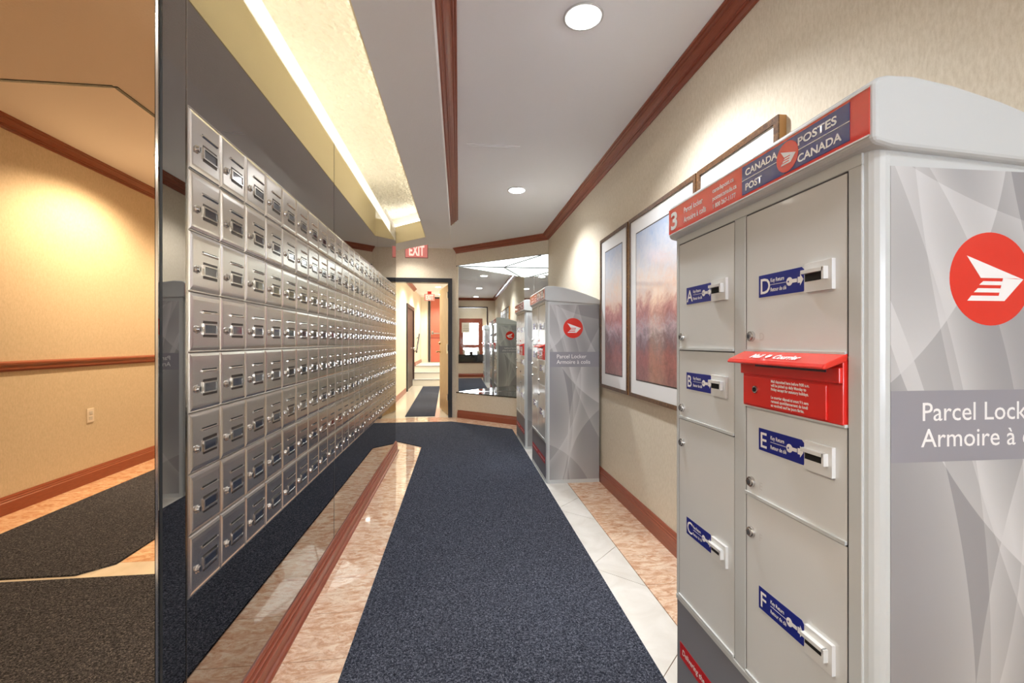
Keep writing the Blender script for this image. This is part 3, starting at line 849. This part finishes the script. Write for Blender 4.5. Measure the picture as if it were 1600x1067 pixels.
# ------------------------------------------------------------------ parcel lockers
LW, LD, LB = 0.75, 0.465, 1.548      # width along the wall, depth, body height
HS = 1.2                              # heights below are measured from eye level
def build_locker():
    e = empty('parcel_locker')
    # body: rounded corners in plan
    def plan(x0, x1, y0, y1, r, seg=5):
        pts = []
        for (cx, cy, a0) in ((x1 - r, y1 - r, 0), (x0 + r, y1 - r, 90), (x0 + r, y0 + r, 180), (x1 - r, y0 + r, 270)):
            for i in range(seg + 1):
                q = R(a0 + 90.0 * i / seg)
                pts.append((cx + r * math.cos(q), cy + r * math.sin(q)))
        return pts
    b = MB(); b.prism(plan(0.0, LD, 0, LW, 0.026), 0.0, LB, 'locker_paint')
    b.build('body', e)
    # shallow frame around the doors: header rail, mullion, sill
    t = MB()
    t.box(-0.004, 0.002, 0.026, LW - 0.012, 1.523, 1.55, 'locker_paint')
    t.box(-0.004, 0.002, 0.366, 0.413, 0.352, 1.523, 'locker_paint')
    t.box(-0.004, 0.002, 0.026, 0.056, 0.352, 1.523, 'locker_paint')
    t.box(-0.004, 0.002, 0.722, 0.738, 0.352, 1.523, 'locker_paint')
    t.box(-0.006, 0.002, 0.026, LW - 0.012, 0.336, 0.352, 'locker_paint')
    t.build('face_frame', e, 0.0015, 1)
    # roof cap: side profile (x,z) swept across
    prof = [(-0.016, 1.548), (-0.020, 1.556), (-0.020, 1.650), (-0.012, 1.662), (0.010, 1.667), (0.06, 1.668), (0.14, 1.657), (0.24, 1.634), (0.34, 1.603), (0.43, 1.569), (LD + 0.004, 1.552), (LD + 0.004, 1.515), (0.02, 1.540)]
    c = MB(); c.prism(prof, -0.014, LW + 0.014, 'locker_paint', 'y')
    c.build('roof_cap', e, 0.012, 3)
    # header strip
    hx = -0.0205
    hs = MB(); flat(hs, rect_pts(0, 0.765, 0, 0.085), AX_FRONT, (hx, 0.758, 1.562), 'post_red', 0.001)
    hs = hs.build('header_strip', e)
    hx -= 0.0012
    q = MB(); flat(q, rect_pts(0.405, 0.725, 0.007, 0.078), AX_FRONT, (hx, 0.758, 1.562), 'header_blue', 0.0004)
    q.build('blue_panel', hs)
    q = MB()
    flat(q, rect_pts(0.0, 0.765, -0.002, 0.001), AX_FRONT, (hx, 0.758, 1.562), 'print_white', 0.0004)
    flat(q, rect_pts(0.0, 0.765, 0.083, 0.086), AX_FRONT, (hx, 0.758, 1.562), 'print_white', 0.0004)
    flat(q, rect_pts(0.405, 0.545, 0.042, 0.0435), AX_FRONT, (hx - 0.0006, 0.758, 1.562), 'print_white', 0.0003)
    flat(q, rect_pts(0.582, 0.725, 0.042, 0.0435), AX_FRONT, (hx - 0.0006, 0.758, 1.562), 'print_white', 0.0003)
    q.build('rule', hs)
    hx -= 0.0008
    Tn = lambda name, s, size, u, v, wd, bold=0.0006, m_='print_white', sp=1.0: text(name, hs, s, size, m_, (hx, 0.758 - u, 1.562 + v), AX_FRONT, wd, 'LEFT', bold, 0.0, sp)
    Tn('lettering', 'Parcel locker', 0.024, 0.105, 0.047, 0.112)
    Tn('lettering', 'Armoire à colis', 0.024, 0.105, 0.017, 0.132)
    Tn('lettering', 'canadapost.ca', 0.017, 0.27, 0.057, 0.1, 0.0004)
    Tn('lettering', 'postescanada.ca', 0.017, 0.27, 0.035, 0.112, 0.0004)
    Tn('lettering', '1 800 267-1177', 0.017, 0.27, 0.013, 0.106, 0.0004)
    Tn('lettering', 'CANADA', 0.023, 0.418, 0.052, 0.115, 0.0006)
    Tn('lettering', 'POST', 0.023, 0.418, 0.016, 0.062, 0.0006)
    Tn('lettering', 'POSTES', 0.023, 0.595, 0.052, 0.1, 0.0006)
    Tn('lettering', 'CANADA', 0.023, 0.595, 0.016, 0.112, 0.0006)
    def bird(mb, axes, origin, r, mname, th=0.0004):
        S_ = lambda pts: [(u * r, v * r) for u, v in pts]
        flat(mb, S_([(-0.59, 0.49), (-0.25, 0.02), (0.62, 0.02), (0.80, 0.0)]), axes, origin, mname, th)
        flat(mb, S_([(0.30, 0.02), (0.16, -0.47), (0.33, -0.47), (0.80, 0.0)]), axes, origin, mname, th)
        for v0, v1, ul in ((-0.13, -0.05, -0.29), (-0.29, -0.20, -0.42), (-0.47, -0.36, -0.58)):
            flat(mb, S_([(ul, v0), (0.26, v0), (0.28, v1), (ul + 0.10, v1)]), axes, origin, mname, th)
    q = MB(); flat(q, circle_pts(0.033), AX_FRONT, (hx, 0.758 - 0.565, 1.562 + 0.042), 'post_red', 0.0004)
    bird(q, AX_FRONT, (hx - 0.0005, 0.758 - 0.565, 1.562 + 0.042), 0.033, 'print_white')
    q.build('emblem', hs)
    # compartment doors
    doors = [('A', 0.415, 0.720, 1.173, 1.520, 1.327, 0.70), ('B', 0.415, 0.720, 0.947, 1.170, 1.056, 0.70), ('C', 0.415, 0.720, 0.355, 0.944, 0.560, 0.70),
             ('D', 0.059, 0.363, 1.173, 1.520, 1.340, 0.35), ('E', 0.059, 0.363, 0.813, 1.036, 0.955, 0.35), ('F', 0.059, 0.363, 0.355, 0.810, 0.560, 0.35)]
    locks = {'A': 1.215, 'B': 0.982, 'C': 0.868, 'D': 1.213, 'E': 0.848, 'F': 0.722}
    labs = {'A': 1.345, 'B': 1.074, 'C': 0.608, 'D': 1.333, 'E': 0.962, 'F': 0.575}
    for ch, ya, yb, za, zb, _, _ in doors:
        m_ = MB(); m_.box(-0.0035, 0.001, ya, yb, za, zb, 'locker_door')
        d = m_.build('compartment_door', e, 0.002, 2)
        fx = -0.0036
        q = MB()       # gasket line round the door
        for (a, b2, c_, d_) in ((ya - 0.002, ya, za, zb), (yb, yb + 0.002, za, zb), (ya, yb, za - 0.002, za), (ya, yb, zb, zb + 0.003)):
            q.box(-0.0025, 0.001, a, b2, c_, d_, 'locker_dark')
        q.build('reveal', d)
        q = MB()       # bottom lip that catches the light
        q.box(-0.008, -0.0035, ya, yb, za, za + 0.007, 'locker_paint')
        q.build('bottom_lip', d)
        lz = locks[ch]; ly = yb - 0.022
        q = MB()
        q.cyl((fx, ly, lz), (-1, 0, 0), 0.0135, 0.0125, 0.006, 'lock_steel', 20)
        q.cyl((fx - 0.006, ly, lz), (-1, 0, 0), 0.0095, 0.009, 0.004, 'lock_steel', 20)
        q.cyl((fx - 0.0095, ly, lz), (-1, 0, 0), 0.0055, 0.0055, 0.001, 'locker_dark', 12)
        q.build('lock', d)
        text('letter_mark', d, ch, 0.026, 'label_grey', (fx - 0.0002, ly - 0.028, lz - 0.010), AX_FRONT)
        # key return label
        z0 = labs[ch] - 0.026; u = yb - 0.050
        q = MB(); flat(q, [(0.0, 0.0), (0.145, 0.0), (0.148, 0.006), (0.148, 0.046), (0.140, 0.053), (0.0, 0.053)], AX_FRONT, (fx, u, z0), 'label_blue', 0.0008)
        q.build('key_label', d)
        lx = fx - 0.0012
        text('lettering', d, ch, 0.052, 'print_white', (lx, u - 0.004, z0 + 0.008), AX_FRONT, None, 'LEFT', 0.0006)
        text('lettering', d, 'Key Return', 0.0125, 'print_white', (lx, u - 0.042, z0 + 0.033), AX_FRONT, 0.045, 'LEFT', 0.0003)
        text('lettering', d, 'Retour de clé', 0.0125, 'print_white', (lx, u - 0.042, z0 + 0.011), AX_FRONT, 0.052, 'LEFT', 0.0003)
        q = MB(); flat(q, rect_pts(0.042, 0.094, 0.0262, 0.0272), AX_FRONT, (lx + 0.0003, u, z0), 'print_white', 0.0003)
        o_ = (lx + 0.0003, u, z0)
        flat(q, circle_pts(0.0095, 18, 0.104, 0.0265), AX_FRONT, o_, 'print_white', 0.0003)
        flat(q, rect_pts(0.110, 0.127, 0.0225, 0.0305), AX_FRONT, o_, 'print_white', 0.0003)
        flat(q, [(0.129, 0.020), (0.136, 0.020), (0.136, 0.014), (0.1455, 0.0265), (0.136, 0.039), (0.136, 0.033), (0.129, 0.033)], AX_FRONT, o_, 'print_white', 0.0003)
        flat(q, circle_pts(0.0022, 10, 0.101, 0.0265), AX_FRONT, (o_[0] - 0.0004, u, z0), 'label_blue', 0.0002)
        q.build('key_symbol', d)
        # key return slot: raised white bezel with a dark hooded mouth
        ua, ub = u - 0.156, u - 0.156 - 0.072
        q = MB()
        q.box(fx - 0.008, fx, ub, ua, z0 - 0.004, z0 + 0.056, 'white_plastic')
        q.box(fx - 0.018, fx - 0.008, ub + 0.012, ua - 0.001, z0 + 0.034, z0 + 0.042, 'white_plastic')
        q.box(fx - 0.018, fx - 0.008, ub + 0.009, ub + 0.015, z0 + 0.017, z0 + 0.042, 'white_plastic')
        q.box(fx - 0.0086, fx - 0.008, ub + 0.015, ua - 0.002, z0 + 0.018, z0 + 0.034, 'slot_black')
        q.build('key_return_slot', d, 0.0015, 2)
    # red mail slot unit
    ms = empty('mail_slot'); ms.parent = e
    ya, yb = 0.059, 0.363
    MB().box(-0.012, 0.001, ya, yb, 1.040, 1.166, 'flap_red').build('housing', ms, 0.002)
    MB().box(-0.020, -0.010, ya, yb, 1.120, 1.150, 'flap_red').build('throat', ms, 0.002)
    MB().box(-0.016, -0.011, ya + 0.036, yb - 0.006, 1.044, 1.114, 'flap_red').build('front_panel', ms, 0.0015)
    MB().box(-0.0215, -0.019, ya + 0.03, yb - 0.06, 1.140, 1.148, 'locker_dark').build('opening', ms)
    MB().box(-0.010, 0.001, ya - 0.002, yb + 0.002, 1.036, 1.042, 'locker_paint').build('sill', ms)
    fl = MB(); fl.prism([(-0.002, 1.170), (-0.002, 1.178), (-0.050, 1.157), (-0.056, 1.149), (-0.050, 1.146), (-0.004, 1.162)], ya - 0.002, yb + 0.004, 'post_red', 'y')
    fl.build('flap', ms, 0.003)
    sl_ = Vector((-0.048, 0, -0.021)).normalized()
    axf = ((0, -1, 0), tuple(-sl_), tuple(Vector((0, -1, 0)).cross(-sl_)))
    of = Vector((-0.042, 0, 1.1612)) + Vector((-0.0003, 0, 0.0012))
    text('lettering', ms, 'Mail', 0.026, 'print_white', (of.x, yb - 0.068, of.z), axf, 0.036, 'LEFT', 0.0008)
    text('lettering', ms, 'Courrier', 0.026, 'print_white', (of.x, yb - 0.145, of.z), axf, 0.078, 'LEFT', 0.0008)
    q = MB(); flat(q, [(0, 0.007), (0.008, 0.0), (0.016, 0.007), (0.013, 0.017), (0.003, 0.017)], axf, (of.x, yb - 0.117, of.z), 'print_white', 0.0004)
    q.build('emblem', ms)
    q = MB(); q.cyl((-0.016, yb - 0.055, 1.083), (-1, 0, 0), 0.0095, 0.009, 0.004, 'lock_steel', 18); q.cyl((-0.020, yb - 0.055, 1.083), (-1, 0, 0), 0.0055, 0.005, 0.0012, 'slot_black', 12)
    q.build('lock', ms)
    for i, s_ in enumerate(('Mail deposited here before 9:00 a.m.', 'will be picked up daily Monday to', 'Friday except for statutory holidays.', None,
                            'Le courrier déposé ici avant 9 h sera', 'ramassé quotidiennement du lundi', 'au vendredi sauf les jours fériés.')):
        if s_:
            text('lettering', ms, s_, 0.0088, 'print_white', (-0.0167, yb - 0.110, 1.105 - i * 0.0092), AX_FRONT, [0.116, 0.108, 0.114, 0, 0.114, 0.112, 0.102][i], 'LEFT', 0.0003)
    # base panel
    bpnl = MB().box(-0.003, 0.001, 0.028, LW - 0.014, 0.03, 0.334, 'base_grey').build('base_panel', e, 0.001, 1)
    q = MB(); flat(q, rect_pts(0, 0.665, 0, 0.052), AX_FRONT, (-0.0031, 0.715, 0.152), 'banner_red', 0.0006); q.build('banner', bpnl)
    text('lettering', bpnl, 'Delivering the online world.', 0.026, 'print_white', (-0.0042, 0.70, 0.170), AX_FRONT, 0.27, 'LEFT', 0.0004, 0.2)
    text('lettering', bpnl, 'Le monde en ligne livré à vous.', 0.026, 'print_white', (-0.0042, 0.36, 0.170), AX_FRONT, 0.29, 'LEFT', 0.0004, 0.2)
    MB().box(-0.005, 0.001, 0.026, LW - 0.012, 0.0, 0.03, 'locker_paint').build('kick_rail', e)
    # printed side panels, near and far
    for axes, yy, ux in ((AX_NEAR, 0.0, lambda v: v), (AX_FAR, LW, lambda v: v)):
        sg = -1 if axes is AX_NEAR else 1
        sp = MB(); sp.box(0.026, LD - 0.008, min(yy, yy + sg * 0.0012), max(yy, yy + sg * 0.0012), 0.03, 1.512, 'side_print')
        sp = sp.build('side_panel', e)
        def org(x, z, k): return (x, yy + sg * (0.0012 + 0.0005 * k), z)
        xl = 0.026 if sg < 0 else LD - 0.008        # left edge as one reads it
        W_ = LD - 0.034
        q = MB(); flat(q, rect_pts(0, W_, 0.984, 1.112), axes, org(xl, 0, 0), 'band_grey', 0.0004); q.build('text_band', sp)
        xt = xl + (0.060 if sg < 0 else -0.060)
        text('lettering', sp, 'Parcel Locker', 0.047, 'print_white', org(xt, 1.058, 1.3), axes, 0.255, 'LEFT', 0.0002)
        text('lettering', sp, 'Armoire à colis', 0.047, 'print_white', org(xt, 1.011, 1.3), axes, 0.292, 'LEFT', 0.0002)
        xc = xl + (0.203 if sg < 0 else -0.203)
        q = MB(); flat(q, circle_pts(0.085, 56), axes, org(xc, 1.314, 0), 'post_red', 0.0005); q.build('logo_disc', sp)
        q = MB(); bird(q, axes, org(xc, 1.314, 1.2), 0.085, 'print_white'); q.build('emblem', sp)
        MB().box(0.026, LD - 0.008, min(yy, yy + sg * 0.003), max(yy, yy + sg * 0.003), 0.0, 0.03, 'locker_paint').build('side_rail', sp)
    return e
XLK = 0.735
locker = build_locker()
locker.location = (XLK, 0.725, 0)
tag(locker, 'nearest tall grey parcel locker with red mail slot and header numbered 3', 'parcel locker', 'grey parcel lockers along the right wall')
l2 = copy_tree(locker); l2.location = (XLK, 3.78, 0)
tag(l2, 'middle grey parcel locker standing beyond the framed prints', 'parcel locker', 'grey parcel lockers along the right wall')
l3 = copy_tree(locker); l3.location = (XLK, 5.02, 0)
tag(l3, 'farthest parcel locker, in front of the triangular mirrored niche', 'parcel locker', 'grey parcel lockers along the right wall')
hs1 = [c for c in locker.children if c.name.startswith('header_strip')][0]
text('lettering', hs1, '3', 0.078, 'print_white', (-0.0225, 0.758 - 0.012, 1.576), AX_FRONT, 0.045, 'LEFT', 0.002)

# ------------------------------------------------------------------ framed prints on the right wall
def picture(y0, y1, label):
    e = empty('framed_print', (XR - 0.0005, (y0 + y1) / 2, 0.82)); tag(e, label, 'framed print', 'framed prints on the right wall')
    hw = (y1 - y0) / 2; H = 1.23; fw, t = 0.026, 0.034
    f = MB()
    f.box(-t, -t + 0.006, -hw, hw, 0, fw, 'walnut_frame'); f.box(-t, -t + 0.006, -hw, hw, H - fw, H, 'walnut_frame')
    f.box(-t, -t + 0.006, -hw, -hw + fw, fw, H - fw, 'walnut_frame'); f.box(-t, -t + 0.006, hw - fw, hw, fw, H - fw, 'walnut_frame')
    f.box(-t + 0.006, 0, -hw, -hw + 0.012, 0, H, 'frame_side'); f.box(-t + 0.006, 0, hw - 0.012, hw, 0, H, 'frame_side')
    f.box(-t + 0.006, 0, -hw + 0.012, hw - 0.012, 0, 0.012, 'frame_side'); f.box(-t + 0.006, 0, -hw + 0.012, hw - 0.012, H - 0.012, H, 'frame_side')
    f.build('frame', e)
    q = MB(); mw = 0.125
    q.box(-0.026, -0.020, -hw + fw * 0.5, hw - fw * 0.5, fw * 0.5, H - fw * 0.5, 'mat_white'); q.build('mount_board', e)
    q = MB(); q.box(-0.0268, -0.026, -hw + mw - 0.008, hw - mw + 0.008, mw - 0.008, H - mw + 0.008, 'mat_line'); q.build('mount_edge', e)
    q = MB(); q.box(-0.0276, -0.0268, -hw + mw, hw - mw, mw, H - mw, 'art_print'); q.build('artwork', e)
    return e
picture(3.11, 3.74, 'narrow framed abstract print hanging beside the middle parcel locker')
picture(2.175, 3.085, 'wide framed abstract print in reds and pale blue, between two narrow ones')
picture(1.575, 2.16, 'framed print half hidden above the nearest parcel locker')

# ------------------------------------------------------------------ lobby and vestibule things (seen in the mirrors)
ol = empty('wall_outlet', (XL, -2.0, 0.51)); tag(ol, 'white wall socket plate below the chair rail in the bronze mirror', 'outlet')
MB().box(0, 0.006, -0.037, 0.037, 0, 0.118, 'outlet_white').build('plate', ol, 0.002)
for zz in (0.022, 0.066):
    MB().box(0.006, 0.0085, -0.017, 0.017, zz, zz + 0.03, 'trim_white').build('socket', ol, 0.002)
vd = empty('door_4', (0.02, -3.34, 0)); struct(vd, 'red brown entrance door with a bright window')
MB().box(0, 0.9, 0.0, 0.045, 0.0, 0.72, 'mahogany').build('lower_panel', vd)
MB().box(0, 0.16, 0.0, 0.045, 0.72, 2.1, 'mahogany').build('stile', vd)
MB().box(0.74, 0.9, 0.0, 0.045, 0.72, 2.1, 'mahogany').build('stile', vd)
MB().box(0.16, 0.74, 0.0, 0.045, 1.92, 2.1, 'mahogany').build('top_rail', vd)
MB().box(0.16, 0.74, 0.0, 0.045, 0.95, 1.08, 'mahogany').build('middle_rail', vd)
MB().box(0.16, 0.74, 0.015, 0.03, 1.08, 1.92, 'daylight_glass').build('pane', vd)
MB().box(0.16, 0.74, 0.015, 0.03, 0.72, 0.95, 'daylight_glass').build('pane', vd)
ct = empty('console', (-0.165, -0.99, 0.501)); tag(ct, 'dark console shelf below the framed opening in the niche mirror', 'console')
MB().box(0.0, 1.11, -0.32, 0.03, 0.23, 0.26, 'black_glass').build('top', ct, 0.003)
MB().box(0.0, 1.11, -0.30, 0.02, 0.0, 0.23, 'black_glass').build('front', ct)
for i, (x, hh, rr, mm, lb) in enumerate(((0.18, 0.16, 0.05, 'ceramic', 'pale round jar at the left of the console'), (0.42, 0.10, 0.07, 'dark_goods', 'dark bowl on the console'), (0.66, 0.13, 0.06, 'ceramic', 'pale wide jar on the console'))):
    q = MB(); q.cyl((0, 0, 0), (0, 0, 1), rr * 0.7, rr, hh * 0.6, mm, 18); q.cyl((0, 0, hh * 0.6), (0, 0, 1), rr, rr * 0.55, hh * 0.4, mm, 18)
    o = q.build('ornament_jar', None, 0, 2, (x, -1.06, 0.762)); tag(o, lb, 'jar', 'jars on the console')
nt = empty('paper_notice', (0.10, YV - 0.05, 1.50)); tag(nt, 'cream paper notice hung in the framed opening', 'notice')
MB().box(0, 0.26, 0, 0.002, 0, 0.34, 'paper').build('sheet', nt)
for i in range(4):
    MB().box(0.04, 0.22, 0.002, 0.0024, 0.07 + i * 0.06, 0.078 + i * 0.06, 'ink').build('print_line', nt)
